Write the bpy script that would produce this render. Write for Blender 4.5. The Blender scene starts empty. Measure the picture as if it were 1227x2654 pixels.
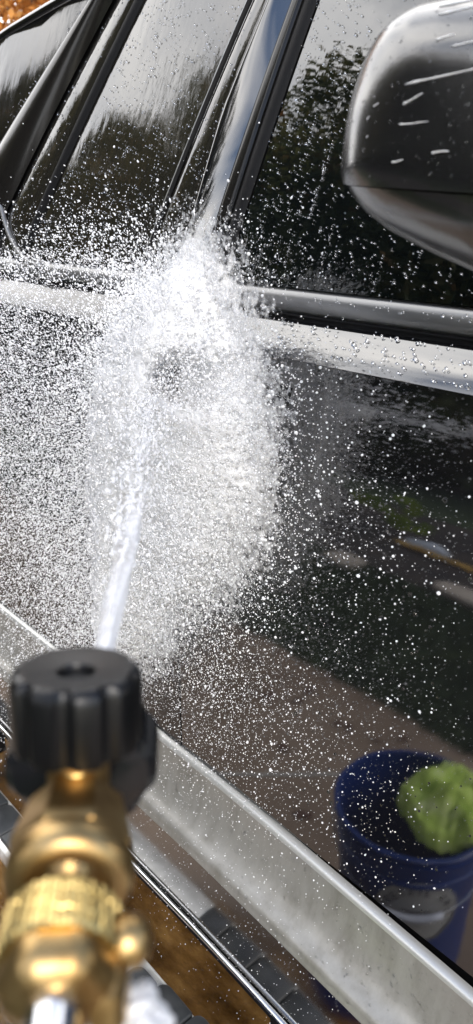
import bpy, bmesh, math, random
import numpy as np
from mathutils import Vector, Matrix, Euler

PI = math.pi
random.seed(7)
rng = np.random.default_rng(11)
scene = bpy.context.scene
COL = scene.collection

# ------------------------------------------------------------------ camera
CAM = Vector((0.0, -0.58, 1.42))
RM = Matrix(((0.667, -0.278, 0.691), (0.745, 0.249, -0.619), (0.0, 0.927, 0.374)))
def orthonormal(m):
    z = m.col[2].normalized(); x = (m.col[0] - m.col[0].dot(z) * z).normalized(); y = z.cross(x)
    return Matrix((x, y, z)).transposed()
RM = orthonormal(RM)
cd = bpy.data.cameras.new('camera'); cam = bpy.data.objects.new('camera', cd); COL.objects.link(cam)
cam.matrix_world = Matrix.Translation(CAM) @ RM.to_4x4()
cd.sensor_fit = 'VERTICAL'; cd.sensor_height = 24.0; cd.lens = 24.0 * 0.7512
cd.clip_start = 0.01; cd.clip_end = 400
cd.dof.use_dof = True; cd.dof.focus_distance = 0.90; cd.dof.aperture_fstop = 5.0
scene.camera = cam

# ------------------------------------------------------------------ world, sun, exposure
SUN_EL, SUN_AZ = math.radians(38), math.radians(-32)     # azimuth from +X towards +Y: low over the bonnet
wd = bpy.data.worlds.new('World'); scene.world = wd; wd.use_nodes = True
nt = wd.node_tree; nt.nodes.clear(); N = nt.nodes.new; Lk = nt.links.new
out = N('ShaderNodeOutputWorld'); bg = N('ShaderNodeBackground'); bg.inputs['Strength'].default_value = 0.1
sky = N('ShaderNodeTexSky'); sky.sky_type = 'NISHITA'; sky.sun_disc = False
sky.sun_elevation = SUN_EL; sky.sun_rotation = math.radians(90) - SUN_AZ
sky.dust_density = 1.2; sky.ozone_density = 1.4
tc = N('ShaderNodeTexCoord'); sep = N('ShaderNodeSeparateXYZ'); Lk(tc.outputs['Generated'], sep.inputs[0])
den = N('ShaderNodeMath'); den.operation = 'ADD'; den.inputs[1].default_value = 0.35
mx = N('ShaderNodeMath'); mx.operation = 'MAXIMUM'; mx.inputs[1].default_value = 0.0
Lk(sep.outputs['Z'], mx.inputs[0]); Lk(mx.outputs[0], den.inputs[0])
dv = N('ShaderNodeVectorMath'); dv.operation = 'DIVIDE'; Lk(tc.outputs['Generated'], dv.inputs[0])
cmb = N('ShaderNodeCombineXYZ')
for i in range(3): Lk(den.outputs[0], cmb.inputs[i])
Lk(cmb.outputs[0], dv.inputs[1])
n1 = N('ShaderNodeTexNoise'); n1.inputs['Scale'].default_value = 2.1; n1.inputs['Detail'].default_value = 7; n1.inputs['Roughness'].default_value = 0.55
Lk(dv.outputs[0], n1.inputs['Vector'])
rp = N('ShaderNodeValToRGB'); rp.color_ramp.elements[0].position = 0.40; rp.color_ramp.elements[1].position = 0.56
bz1 = N('ShaderNodeMath'); bz1.operation = 'MULTIPLY_ADD'; bz1.inputs[1].default_value = -0.40; bz1.inputs[2].default_value = 0.08
bz2 = N('ShaderNodeMath'); bz2.operation = 'ADD'
Lk(mx.outputs[0], bz1.inputs[0]); Lk(bz1.outputs[0], bz2.inputs[0]); Lk(n1.outputs['Fac'], bz2.inputs[1]); bz3 = N('ShaderNodeMath'); bz3.operation = 'MULTIPLY_ADD'; bz3.inputs[1].default_value = -0.50
Lk(sep.outputs['X'], bz3.inputs[0]); Lk(bz2.outputs[0], bz3.inputs[2]); Lk(bz3.outputs[0], rp.inputs[0])
n2 = N('ShaderNodeTexNoise'); n2.inputs['Scale'].default_value = 3.3; n2.inputs['Detail'].default_value = 5
Lk(dv.outputs[0], n2.inputs['Vector'])
rc = N('ShaderNodeValToRGB')
rc.color_ramp.elements[0].position = 0.30; rc.color_ramp.elements[0].color = (0.52, 0.53, 0.56, 1)
rc.color_ramp.elements[1].position = 0.72; rc.color_ramp.elements[1].color = (0.98, 0.95, 0.91, 1)
Lk(n2.outputs['Fac'], rc.inputs[0])
sc_ = N('ShaderNodeVectorMath'); sc_.operation = 'SCALE'; sc_.inputs['Scale'].default_value = 15.0
Lk(rc.outputs[0], sc_.inputs[0])
mix = N('ShaderNodeMix'); mix.data_type = 'RGBA'
Lk(rp.outputs[0], mix.inputs[0]); Lk(sky.outputs[0], mix.inputs[6]); Lk(sc_.outputs[0], mix.inputs[7])
Lk(mix.outputs[2], bg.inputs['Color']); Lk(bg.outputs[0], out.inputs[0])

sl = bpy.data.lights.new('sun', 'SUN'); sl.energy = 0.95; sl.angle = math.radians(22); sl.color = (1.0, 0.95, 0.86)
so = bpy.data.objects.new('sun', sl); COL.objects.link(so)
sd = Vector((math.cos(SUN_EL) * math.cos(SUN_AZ), math.cos(SUN_EL) * math.sin(SUN_AZ), math.sin(SUN_EL)))
so.rotation_euler = sd.to_track_quat('Z', 'Y').to_euler(); so.location = (4, 8, 9)

vs = scene.view_settings
scene.display_settings.display_device = 'sRGB'
vs.view_transform = 'Standard'; vs.look = 'None'; vs.gamma = 1; vs.use_curve_mapping = False
vs.exposure = 1.7
scene.cycles.use_denoising = True
scene.cycles.max_bounces = 10; scene.cycles.transparent_max_bounces = 24
scene.cycles.sample_clamp_indirect = 6

# ------------------------------------------------------------------ materials
def mat(name, col=(.5, .5, .5), rough=.5, metal=0., ior=1.5, **kw):
    m = bpy.data.materials.new(name); m.use_nodes = True
    b = m.node_tree.nodes['Principled BSDF']
    b.inputs['Base Color'].default_value = (*col, 1); b.inputs['Roughness'].default_value = rough
    b.inputs['Metallic'].default_value = metal; b.inputs['IOR'].default_value = ior
    for k, v in kw.items(): b.inputs[k].default_value = v
    return m
def P(m): return m.node_tree.nodes['Principled BSDF']
def tex(m, kind='ShaderNodeTexNoise', scale=10, detail=4, stretch=(1, 1, 1), coord='Object', rough=.5):
    nt = m.node_tree
    t = nt.nodes.new('ShaderNodeTexCoord'); mp = nt.nodes.new('ShaderNodeMapping'); mp.inputs['Scale'].default_value = stretch
    n = nt.nodes.new(kind); n.inputs['Scale'].default_value = scale
    if 'Detail' in n.inputs: n.inputs['Detail'].default_value = detail
    if 'Roughness' in n.inputs: n.inputs['Roughness'].default_value = rough
    nt.links.new(t.outputs[coord], mp.inputs[0]); nt.links.new(mp.outputs[0], n.inputs['Vector'])
    return n.outputs[0]
def ramp(m, src, stops):
    r = m.node_tree.nodes.new('ShaderNodeValToRGB'); e = r.color_ramp.elements
    while len(e) < len(stops): e.new(.5)
    for k, (p, c) in enumerate(stops):
        e[k].position = p; e[k].color = (*c, 1) if len(c) == 3 else c
    m.node_tree.links.new(src, r.inputs[0]); return r.outputs[0]
def bump(m, src, strength=.2, dist=.01):
    b = m.node_tree.nodes.new('ShaderNodeBump'); b.inputs['Strength'].default_value = strength; b.inputs['Distance'].default_value = dist
    prev = P(m).inputs['Normal']
    if prev.is_linked: m.node_tree.links.new(prev.links[0].from_socket, b.inputs['Normal'])
    m.node_tree.links.new(src, b.inputs['Height']); m.node_tree.links.new(b.outputs[0], prev)
def link(m, src, name): m.node_tree.links.new(src, P(m).inputs[name])
def g3(v): return (v, v, v)

M = {}
M['paint'] = mat('black_paint', (.006, .006, .007), .03, ior=2.3)
bump(M['paint'], tex(M['paint'], scale=900, detail=2), .02, .0004)
bump(M['paint'], tex(M['paint'], scale=9, detail=2), .012, .02)
M['wet_paint'] = mat('wet_black_paint', (.006, .006, .007), .08, ior=1.72)
bump(M['wet_paint'], tex(M['wet_paint'], scale=26, detail=3, stretch=(1, 1, .12)), .10, .012)
M['glass'] = mat('dark_window_glass', (.003, .004, .004), .0, ior=2.1)
bump(M['glass'], tex(M['glass'], scale=30, detail=3, stretch=(1, 1, .25)), .008, .01)
M['wet_glass'] = mat('wet_dark_window_glass', (.013, .012, .010), .045, ior=1.93)
bump(M['wet_glass'], tex(M['wet_glass'], scale=60, detail=3, stretch=(1, 1, .10)), .05, .008)
bump(M['wet_glass'], tex(M['wet_glass'], scale=14, detail=2, stretch=(1, 1, .3)), .03, .01)
M['rubber'] = mat('black_rubber', (.004, .004, .0045), .6)
bump(M['rubber'], tex(M['rubber'], scale=700, detail=2), .2, .0005)
M['tread'] = mat('tread_rubber', (.030, .032, .034), .5)
bump(M['tread'], tex(M['tread'], scale=300, detail=5), .35, .001)
link(M['tread'], ramp(M['tread'], tex(M['tread'], scale=22, detail=6), [(.35, (.018, .020, .022)), (.7, (.050, .053, .055))]), 'Base Color')
M['trim'] = mat('satin_black_trim', (.008, .0075, .007), .15, ior=1.38)
bump(M['trim'], tex(M['trim'], scale=1200, detail=2), .06, .0004)
M['moulding'] = mat('satin_grey_moulding', (.11, .11, .112), .28, metal=.6, ior=1.8)
link(M['moulding'], ramp(M['moulding'], tex(M['moulding'], scale=40, detail=5, stretch=(.15, 1, 1)), [(.3, (.14, .14, .14)), (.75, (.24, .24, .24))]), 'Base Color')
M['mirror_shell'] = mat('satin_mirror_shell', (.010, .010, .011), .19, ior=2.05)
bump(M['mirror_shell'], tex(M['mirror_shell'], scale=420, detail=3), .05, .0012)
M['pewter'] = mat('pewter_cladding', (.36, .355, .34), .38, metal=.5)
link(M['pewter'], ramp(M['pewter'], tex(M['pewter'], scale=34, detail=8, stretch=(1, 1, .22), rough=.65), [(.28, (.215, .205, .18)), (.5, (.30, .29, .265)), (.75, (.36, .35, .325))]), 'Base Color')
bump(M['pewter'], tex(M['pewter'], scale=900, detail=3), .05, .0005)
M['lip'] = mat('bright_lip', (.55, .55, .53), .32, metal=.6)
M['chrome'] = mat('chrome', (.82, .83, .85), .10, metal=1.)
bump(M['chrome'], tex(M['chrome'], scale=60, detail=3), .05, .002)
M['board'] = mat('silver_step', (.62, .62, .60), .28, metal=.45)
link(M['board'], ramp(M['board'], tex(M['board'], scale=60, detail=6), [(.35, (.55, .55, .53)), (.7, (.70, .70, .68))]), 'Base Color')
M['brass'] = mat('brass', (.80, .52, .18), .38, metal=1.)
link(M['brass'], ramp(M['brass'], tex(M['brass'], scale=70, detail=6), [(.3, (.24, .14, .05)), (.5, (.42, .275, .115)), (.75, (.52, .375, .18))]), 'Base Color')
bump(M['brass'], tex(M['brass'], scale=500, detail=3), .08, .0006)
M['bright_brass'] = mat('bright_brass', (.58, .43, .17), .30, metal=1.)
M['steel'] = mat('steel', (.72, .73, .76), .16, metal=1.)
M['knob'] = mat('black_knob', (.003, .003, .0035), .34)
bump(M['knob'], tex(M['knob'], scale=600, detail=3), .1, .0005)
M['nozzle'] = mat('gloss_black_plastic', (.006, .0065, .008), .2)
M['chrome_sill'] = mat('polished_sill', (.36, .355, .35), .09, metal=1.)
bump(M['chrome_sill'], tex(M['chrome_sill'], scale=25, detail=3), .02, .004)
for k_, v_ in (('knob', .34), ('nozzle', .5), ('rubber', .14)): P(M[k_]).inputs['Specular IOR Level'].default_value = v_
M['hole'] = mat('dark_bore', (.004, .004, .004), .8)
M['blue'] = mat('blue_plastic', (.004, .025, .15), .35)
bump(M['blue'], tex(M['blue'], scale=80, detail=4), .06, .001)
M['label'] = mat('grey_sticker', (.33, .33, .33), .6)
M['ink'] = mat('dark_print', (.012, .012, .016), .6)
M['grip'] = mat('pale_grip', (.5, .53, .62), .4)
M['towel'] = mat('green_towel', (.38, .60, .07), .95)
link(M['towel'], ramp(M['towel'], tex(M['towel'], scale=26, detail=7), [(.3, (.34, .50, .07)), (.52, (.62, .80, .18)), (.75, (.85, .92, .48))]), 'Base Color')
bump(M['towel'], tex(M['towel'], scale=420, detail=3), .8, .004)
M['bark'] = mat('bark', (.07, .05, .035), .9)
M['tyre'] = mat('tyre_rubber', (.02, .02, .02), .75)
# ground
M['concrete'] = mat('brown_concrete', (.2, .16, .13), .5)
cn = tex(M['concrete'], scale=3.2, detail=10, rough=.62)
link(M['concrete'], ramp(M['concrete'], cn, [(.28, (.160, .110, .074)), (.5, (.235, .170, .120)), (.75, (.31, .235, .175))]), 'Base Color')
bump(M['concrete'], tex(M['concrete'], scale=140, detail=6), .4, .003)
M['mud'] = mat('muddy_wash', (.2, .1, .03), .2)
mn = tex(M['mud'], scale=16, detail=9, stretch=(.45, 1, 1), rough=.65)
link(M['mud'], ramp(M['mud'], mn, [(.33, (.05, .022, .006)), (.52, (.16, .080, .022)), (.68, (.30, .165, .05))]), 'Base Color')
bump(M['mud'], tex(M['mud'], scale=130, detail=6), .7, .004)
M['joint'] = mat('pale_joint', (.42, .40, .37), .8)
M['soil'] = mat('dark_soil', (.035, .028, .022), .9)
link(M['soil'], ramp(M['soil'], tex(M['soil'], scale=5, detail=10), [(.35, (.022, .020, .020)), (.6, (.045, .036, .030)), (.8, (.08, .062, .045))]), 'Base Color')
M['turf'] = mat('turf', (.03, .05, .02), .9)
link(M['turf'], ramp(M['turf'], tex(M['turf'], scale=9, detail=10), [(.3, (.020, .036, .014)), (.6, (.040, .062, .022)), (.8, (.065, .082, .030))]), 'Base Color')
M['stone'] = mat('beige_stone', (.42, .36, .30), .8)
link(M['stone'], ramp(M['stone'], tex(M['stone'], scale=12, detail=9), [(.3, (.34, .29, .24)), (.7, (.48, .42, .35))]), 'Base Color')
bump(M['stone'], tex(M['stone'], scale=60, detail=6), .5, .004)
M['rock'] = mat('pale_rock', (.5, .54, .60), .7)
bump(M['rock'], tex(M['rock'], scale=30, detail=6), .8, .01)
M['dry_leaf'] = mat('dry_leaf', (.09, .045, .03), .8)
M['yellow_leaf'] = mat('yellow_leaf', (.62, .40, .10), .8)

def leaf_mat(name, stops):
    m = mat(name, (.05, .08, .02), .6, **{'Specular IOR Level': .12})
    a = m.node_tree.nodes.new('ShaderNodeAttribute'); a.attribute_name = 'tint'
    c = ramp(m, a.outputs['Fac'], stops); link(m, c, 'Base Color')
    t = m.node_tree.nodes.new('ShaderNodeBsdfTranslucent'); mx = m.node_tree.nodes.new('ShaderNodeMixShader'); mx.inputs[0].default_value = .35
    m.node_tree.links.new(c, t.inputs[0]); o = m.node_tree.nodes['Material Output']
    m.node_tree.links.new(P(m).outputs[0], mx.inputs[1]); m.node_tree.links.new(t.outputs[0], mx.inputs[2]); m.node_tree.links.new(mx.outputs[0], o.inputs[0])
    return m
M['leaf'] = leaf_mat('olive_leaf', [(0, (.050, .062, .018)), (.55, (.15, .145, .040)), (.85, (.24, .18, .05)), (1, (.46, .17, .05))])
M['dark_leaf'] = leaf_mat('dark_leaf', [(0, (.014, .022, .009)), (.7, (.044, .052, .020)), (.93, (.085, .07, .028)), (1, (.16, .08, .03))])
M['orange_leaf'] = leaf_mat('orange_leaf', [(0, (.32, .12, .03)), (.5, (.55, .22, .05)), (1, (.70, .38, .12))])
M['lime_leaf'] = leaf_mat('lime_leaf', [(0, (.12, .20, .02)), (1, (.30, .36, .06))])

# water
def water_mat(name, white=.9, trans=.45, gloss=.12):
    m = bpy.data.materials.new(name); m.use_nodes = True; nt = m.node_tree; nt.nodes.clear()
    o = nt.nodes.new('ShaderNodeOutputMaterial'); d = nt.nodes.new('ShaderNodeBsdfDiffuse'); t = nt.nodes.new('ShaderNodeBsdfTranslucent')
    d.inputs[0].default_value = (white, white * 1.0, white * 1.01, 1); t.inputs[0].default_value = (white, white, white * 1.01, 1)
    g = nt.nodes.new('ShaderNodeBsdfGlossy'); g.inputs['Roughness'].default_value = .12
    m1 = nt.nodes.new('ShaderNodeMixShader'); m1.inputs[0].default_value = trans
    m2 = nt.nodes.new('ShaderNodeMixShader'); m2.inputs[0].default_value = gloss
    nt.links.new(d.outputs[0], m1.inputs[1]); nt.links.new(t.outputs[0], m1.inputs[2])
    nt.links.new(m1.outputs[0], m2.inputs[1]); nt.links.new(g.outputs[0], m2.inputs[2]); nt.links.new(m2.outputs[0], o.inputs[0])
    return m, m2, o
M['drop'], _, _ = water_mat('spray_drop', .96, .45, .06)
M['streak'], _, _ = water_mat('water_run', .85, .3, .35)
M['bead'] = mat('clear_water_bead', (1, 1, 1), 0., ior=1.33, **{'Transmission Weight': 1.0})
M['bead_dark'] = mat('water_bead_on_paint', (.008, .008, .009), .02, ior=1.5)
def foam_mat(name, scale, thr, white=.96, stretch=None, bump_=.9):
    m, sh, o = water_mat(name, white, .40, .04)
    nt = m.node_tree
    a = nt.nodes.new('ShaderNodeAttribute'); a.attribute_name = 'dens'
    t = nt.nodes.new('ShaderNodeTexCoord'); n = nt.nodes.new('ShaderNodeTexNoise'); n.inputs['Scale'].default_value = scale; n.inputs['Detail'].default_value = 5; n.inputs['Roughness'].default_value = .6
    if stretch:
        mp = nt.nodes.new('ShaderNodeMapping'); mp.inputs['Scale'].default_value = stretch; nt.links.new(t.outputs['Object'], mp.inputs[0]); nt.links.new(mp.outputs[0], n.inputs['Vector'])
    else: nt.links.new(t.outputs['Object'], n.inputs['Vector'])
    s = nt.nodes.new('ShaderNodeMath'); s.operation = 'ADD'; nt.links.new(a.outputs['Fac'], s.inputs[0]); nt.links.new(n.outputs['Fac'], s.inputs[1])
    mr = nt.nodes.new('ShaderNodeMapRange'); mr.inputs['From Min'].default_value = thr - .16; mr.inputs['From Max'].default_value = thr + .12
    nt.links.new(s.outputs[0], mr.inputs['Value'])
    tr = nt.nodes.new('ShaderNodeBsdfTransparent'); mx = nt.nodes.new('ShaderNodeMixShader')
    nt.links.new(mr.outputs[0], mx.inputs[0]); nt.links.new(tr.outputs[0], mx.inputs[1]); nt.links.new(sh.outputs[0], mx.inputs[2]); nt.links.new(mx.outputs[0], o.inputs[0])
    b = nt.nodes.new('ShaderNodeBump'); b.inputs['Strength'].default_value = bump_; b.inputs['Distance'].default_value = .005
    nt.links.new(n.outputs['Fac'], b.inputs['Height'])
    for nd in nt.nodes:
        if nd.bl_idname in ('ShaderNodeBsdfDiffuse', 'ShaderNodeBsdfGlossy'): nt.links.new(b.outputs[0], nd.inputs['Normal'])
    return m
M['foam'] = foam_mat('water_sheet', 190, 1.0)
M['foam_back'] = foam_mat('water_sheet_back', 120, 1.0)

# ------------------------------------------------------------------ helpers
def base_of(o):
    v = Vector((0, 0, 0))
    while o is not None: v = v + o.location; o = o.parent
    return v
def obj(name, verts, faces, m, parent=None, smooth=True, loc=None, kind=None, label=None):
    """one mesh object; verts are given in world space"""
    me = bpy.data.meshes.new(name)
    off = base_of(parent) if parent is not None else Vector((0, 0, 0))
    l = Vector(loc) - off if loc is not None else Vector((0, 0, 0))
    o2 = off + l
    me.from_pydata([(v[0] - o2.x, v[1] - o2.y, v[2] - o2.z) for v in verts], [], [tuple(f) for f in faces])
    bm = bmesh.new(); bm.from_mesh(me); bmesh.ops.recalc_face_normals(bm, faces=bm.faces); bm.to_mesh(me); bm.free()
    if smooth: me.polygons.foreach_set('use_smooth', [True] * len(me.polygons))
    if m is not None: me.materials.append(m)
    ob = bpy.data.objects.new(name, me); COL.objects.link(ob); ob.location = l
    if parent is not None: ob.parent = parent
    if kind: ob['kind'] = kind
    if label: ob['label'] = label
    return ob
def empty(name, loc, label, cat, group=None):
    o = bpy.data.objects.new(name, None); COL.objects.link(o); o.location = loc; o.empty_display_size = .05
    o['label'] = label; o['category'] = cat
    if group: o['group'] = group
    return o
def tag(o, label, cat, group=None, kind=None):
    if label: o['label'] = label
    if cat: o['category'] = cat
    if group: o['group'] = group
    if kind: o['kind'] = kind
    return o
def grid(rows):
    """faces for a list of equally long rows of points"""
    n = len(rows[0]); v = [p for r in rows for p in r]; f = []
    for i in range(len(rows) - 1):
        for j in range(n - 1):
            f.append((i * n + j, i * n + j + 1, (i + 1) * n + j + 1, (i + 1) * n + j))
    return v, f
def merge(*vf):
    V, F = [], []
    for v, f in vf:
        k = len(V); V += list(v); F += [tuple(i + k for i in q) for q in f]
    return V, F
def box(c, s, rot=None):
    v = []
    for x in (-1, 1):
        for y in (-1, 1):
            for z in (-1, 1):
                p = Vector((x * s[0] / 2, y * s[1] / 2, z * s[2] / 2))
                if rot is not None: p = rot @ p
                v.append(tuple(Vector(c) + p))
    return v, [(0, 1, 3, 2), (4, 6, 7, 5), (0, 4, 5, 1), (2, 3, 7, 6), (0, 2, 6, 4), (1, 5, 7, 3)]
def tube(pts, r, n=10, closed=False, caps=True):
    pts = [Vector(p) for p in pts]; V = []; F = []; m = len(pts)
    rr = r if isinstance(r, (list, tuple)) else [r] * m
    up = None
    for i, p in enumerate(pts):
        a = pts[(i + 1) % m] if (i < m - 1 or closed) else p; b = pts[i - 1] if (i > 0 or closed) else p
        t = (a - b).normalized()
        if up is None:
            up = Vector((0, 0, 1)) if abs(t.z) < .9 else Vector((1, 0, 0))
        x = up.cross(t).normalized(); y = t.cross(x); up = y
        for k in range(n):
            an = 2 * PI * k / n; V.append(tuple(p + rr[i] * (math.cos(an) * x + math.sin(an) * y)))
    for i in range(m if closed else m - 1):
        for k in range(n):
            i2 = (i + 1) % m; F.append((i * n + k, i * n + (k + 1) % n, i2 * n + (k + 1) % n, i2 * n + k))
    if caps and not closed:
        F.append(tuple(range(n))); F.append(tuple((m - 1) * n + k for k in range(n)))
    return V, F
def frame(axis, hint=Vector((0, 0, 1))):
    a = axis.normalized(); x = hint - hint.dot(a) * a
    if x.length < 1e-4: x = Vector((1, 0, 0)) - a.x * a
    x.normalize(); return a, x, a.cross(x)
def lathe(origin, axis, prof, n=40, hint=Vector((0, 0, 1)), rfun=None, cap=True):
    """prof: (distance along axis, radius)"""
    a, x, y = frame(axis, hint); V = []; F = []
    for i, (s, r) in enumerate(prof):
        for k in range(n):
            an = 2 * PI * k / n; q = r * (rfun(an, i) if rfun else 1)
            V.append(tuple(origin + s * a + q * (math.cos(an) * x + math.sin(an) * y)))
    m = len(prof)
    for i in range(m - 1):
        for k in range(n): F.append((i * n + k, i * n + (k + 1) % n, (i + 1) * n + (k + 1) % n, (i + 1) * n + k))
    if cap: F.append(tuple(range(n))); F.append(tuple((m - 1) * n + k for k in range(n)))
    return V, F
def edge_split(o, ang=35):
    md = o.modifiers.new('edge_split', 'EDGE_SPLIT'); md.split_angle = math.radians(ang); return o
def fbm(x, y, seed=0, oct=5, base=1.0):
    r = np.random.default_rng(seed); s = np.zeros_like(x); amp = 1.; fr = base
    for _ in range(oct):
        for _ in range(3):
            th = r.uniform(0, 2 * PI); ph = r.uniform(0, 2 * PI)
            s += amp * np.sin(fr * (x * math.cos(th) + y * math.sin(th)) * 2 * PI + ph + 1.3 * np.sin(fr * (x * math.sin(th) - y * math.cos(th)) * 4 + ph))
        amp *= .55; fr *= 1.9
    return s / 4.0

# instanced drops: points with a radius vector and a rotation
def drops_tree(name, m, sub):
    ng = bpy.data.node_groups.new(name, 'GeometryNodeTree')
    ng.interface.new_socket('Geometry', in_out='INPUT', socket_type='NodeSocketGeometry')
    ng.interface.new_socket('Geometry', in_out='OUTPUT', socket_type='NodeSocketGeometry')
    a = ng.nodes.new; L = ng.links.new
    gi = a('NodeGroupInput'); go = a('NodeGroupOutput'); ico = a('GeometryNodeMeshIcoSphere'); ico.inputs['Radius'].default_value = 1; ico.inputs['Subdivisions'].default_value = sub
    ss = a('GeometryNodeSetShadeSmooth'); sm = a('GeometryNodeSetMaterial'); sm.inputs['Material'].default_value = m
    ip = a('GeometryNodeInstanceOnPoints')
    r1 = a('GeometryNodeInputNamedAttribute'); r1.data_type = 'FLOAT_VECTOR'; r1.inputs['Name'].default_value = 'drop_scale'
    r2 = a('GeometryNodeInputNamedAttribute'); r2.data_type = 'FLOAT_VECTOR'; r2.inputs['Name'].default_value = 'drop_rotation'
    L(ico.outputs['Mesh'], ss.inputs[0]); L(ss.outputs[0], sm.inputs['Geometry']); L(sm.outputs[0], ip.inputs['Instance'])
    L(gi.outputs[0], ip.inputs['Points']); L(r1.outputs[0], ip.inputs['Scale']); L(r2.outputs[0], ip.inputs['Rotation']); L(ip.outputs[0], go.inputs[0])
    return ng
def drops(name, pts, scl, rot, m, label, cat, sub=2):
    pts = np.asarray(pts, float); n = len(pts)
    me = bpy.data.meshes.new(name); me.vertices.add(n); me.vertices.foreach_set('co', pts.ravel())
    for nm, arr in (('drop_scale', scl), ('drop_rotation', rot)):
        at = me.attributes.new(nm, 'FLOAT_VECTOR', 'POINT'); at.data.foreach_set('vector', np.asarray(arr, float).ravel())
    o = bpy.data.objects.new(name, me); COL.objects.link(o); me.materials.append(m)
    md = o.modifiers.new('drops', 'NODES'); md.node_group = drops_tree(name, m, sub)
    tag(o, label, cat, kind='stuff'); return o
def eul_from_dirs(d):
    """euler (XYZ) turning +Z onto each direction"""
    d = d / np.maximum(np.linalg.norm(d, axis=1, keepdims=True), 1e-9)
    th = np.arccos(np.clip(d[:, 2], -1, 1)); ph = np.arctan2(d[:, 1], d[:, 0])
    return np.stack([np.zeros_like(th), th, ph], 1)

# ------------------------------------------------------------------ setting: ground
def sheet(name, x0, x1, y0, y1, z, m, nx=1, ny=1):
    rows = [[(x0 + (x1 - x0) * i / nx, y0 + (y1 - y0) * j / ny, z) for i in range(nx + 1)] for j in range(ny + 1)]
    v, f = grid(rows); o = obj(name, v, f, m, smooth=False); o['kind'] = 'structure'; return o
sheet('ground', -120, 120, -120, 120, -.012, M['soil'])
sheet('lawn', -60, 60, -1.86, -1.05, -.006, M['turf'])
sheet('lawn', -60, 60, 3.4, 40, -.006, M['turf'])
sheet('lawn', -60, 60, -60, -3.6, -.006, M['turf'])
sheet('driveway', -14, 14, -1.055, 3.4, 0.0, M['concrete'])
v, f = tube([(-1.62, -.30, .001), (-1.25, -.488, .002), (-1.065, -.694, .002), (-.87, -.91, .002), (-.76, -1.05, .001)], .0065, 6)
jo = obj('driveway_joint', [(a, b, max(.001, c * .6)) for a, b, c in v], f, M['joint']); jo['kind'] = 'structure'
# muddy wash water under the sill
pts = []
for k in range(60):
    a = 2 * PI * k / 60; r = 1 + .05 * math.sin(5 * a + 1) + .04 * math.sin(9 * a)
    pts.append((-1.05 + 1.5 * r * math.cos(a), .28 + .62 * r * math.sin(a), .004))
md = obj('muddy_puddle', pts, [tuple(range(60))], M['mud'], smooth=False); md['kind'] = 'structure'
# turf blades on the strip beside the drive
def blades(n, x0, x1, y0, y1, seed):
    r = np.random.default_rng(seed); V = []; F = []
    for _ in range(n):
        x = r.uniform(x0, x1); y = r.uniform(y0, y1); a = r.uniform(0, PI); h = r.uniform(.015, .045); w = .004
        dx, dy = math.cos(a) * w, math.sin(a) * w; k = len(V); lx, ly = r.normal(0, .014, 2)
        V += [(x - dx, y - dy, -.006), (x + dx, y + dy, -.006), (x + lx, y + ly, h)]; F.append((k, k + 1, k + 2))
    return V, F
v, f = blades(22000, -4, .6, -1.86, -1.045, 3)
g = obj('grass', v, f, M['turf'], smooth=False); tag(g, 'short dark green grass along the drive edge', 'grass', kind='stuff')

# stepping stones, fallen leaves, border
def slab(name, cx, cy, sx, sy, rz, label, seed):
    r = random.Random(seed); n = 18; V = []; F = []
    for z, sc in ((-.01, 1), (.022, 1), (.028, .95)):
        for k in range(n):
            a = 2 * PI * k / n; c, s = math.cos(a), math.sin(a)
            x = sx / 2 * math.copysign(abs(c) ** .45, c) * sc; y = sy / 2 * math.copysign(abs(s) ** .45, s) * sc
            V.append((cx + x * math.cos(rz) - y * math.sin(rz), cy + x * math.sin(rz) + y * math.cos(rz), z))
    for i in range(2):
        for k in range(n): F.append((i * n + k, i * n + (k + 1) % n, (i + 1) * n + (k + 1) % n, (i + 1) * n + k))
    F.append(tuple(2 * n + k for k in range(n)))
    return tag(obj(name, V, F, M['stone'], smooth=False, loc=(cx, cy, 0)), label, 'paving slab', 'stepping stones in the bed')
slab('stepping_stone', -1.20, -1.96, .74, .17, .06, 'long beige stepping stone reflected at the right edge of the door', 1)
slab('stepping_stone', -1.93, -1.80, .15, .16, .2, 'small square beige stepping stone reflected behind the drops', 2)
def leaf(name, x, y, z, s, rz, m, label, grp):
    V = [(x, y, z + .004)]; n = 10
    for k in range(n):
        a = 2 * PI * k / n; r = s * (1 if k % 2 == 0 else .62); px, py = r * math.cos(a), .6 * r * math.sin(a)
        V.append((x + px * math.cos(rz) - py * math.sin(rz), y + px * math.sin(rz) + py * math.cos(rz), z + .002 + .006 * random.random()))
    return tag(obj(name, V, [(0, 1 + k, 1 + (k + 1) % n) for k in range(n)], m, smooth=False, loc=(x, y, z)), label, 'leaf', grp)
lg = 'dead leaves on the drive'
for (x, y, s, lab) in ((-1.42, -.824, .032, 'dark dead leaf on the brown drive nearest the grass edge'), (-1.214, -.684, .026, 'dark dead leaf lying just past the pale drive joint'),
                       (-1.004, -.541, .030, 'brown dead leaf on the drive beside the blue bucket')):
    leaf('fallen_leaf', x, y, 0, s, random.uniform(0, 3), M['dry_leaf'], lab, lg)
for k in range(16):
    leaf('fallen_leaf', random.uniform(-2.2, -.9), random.uniform(-1.03, -.86), 0, random.uniform(.012, .03), random.uniform(0, 3), M['dry_leaf'], 'small dead leaf on the drive along the grass edge', lg)
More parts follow.
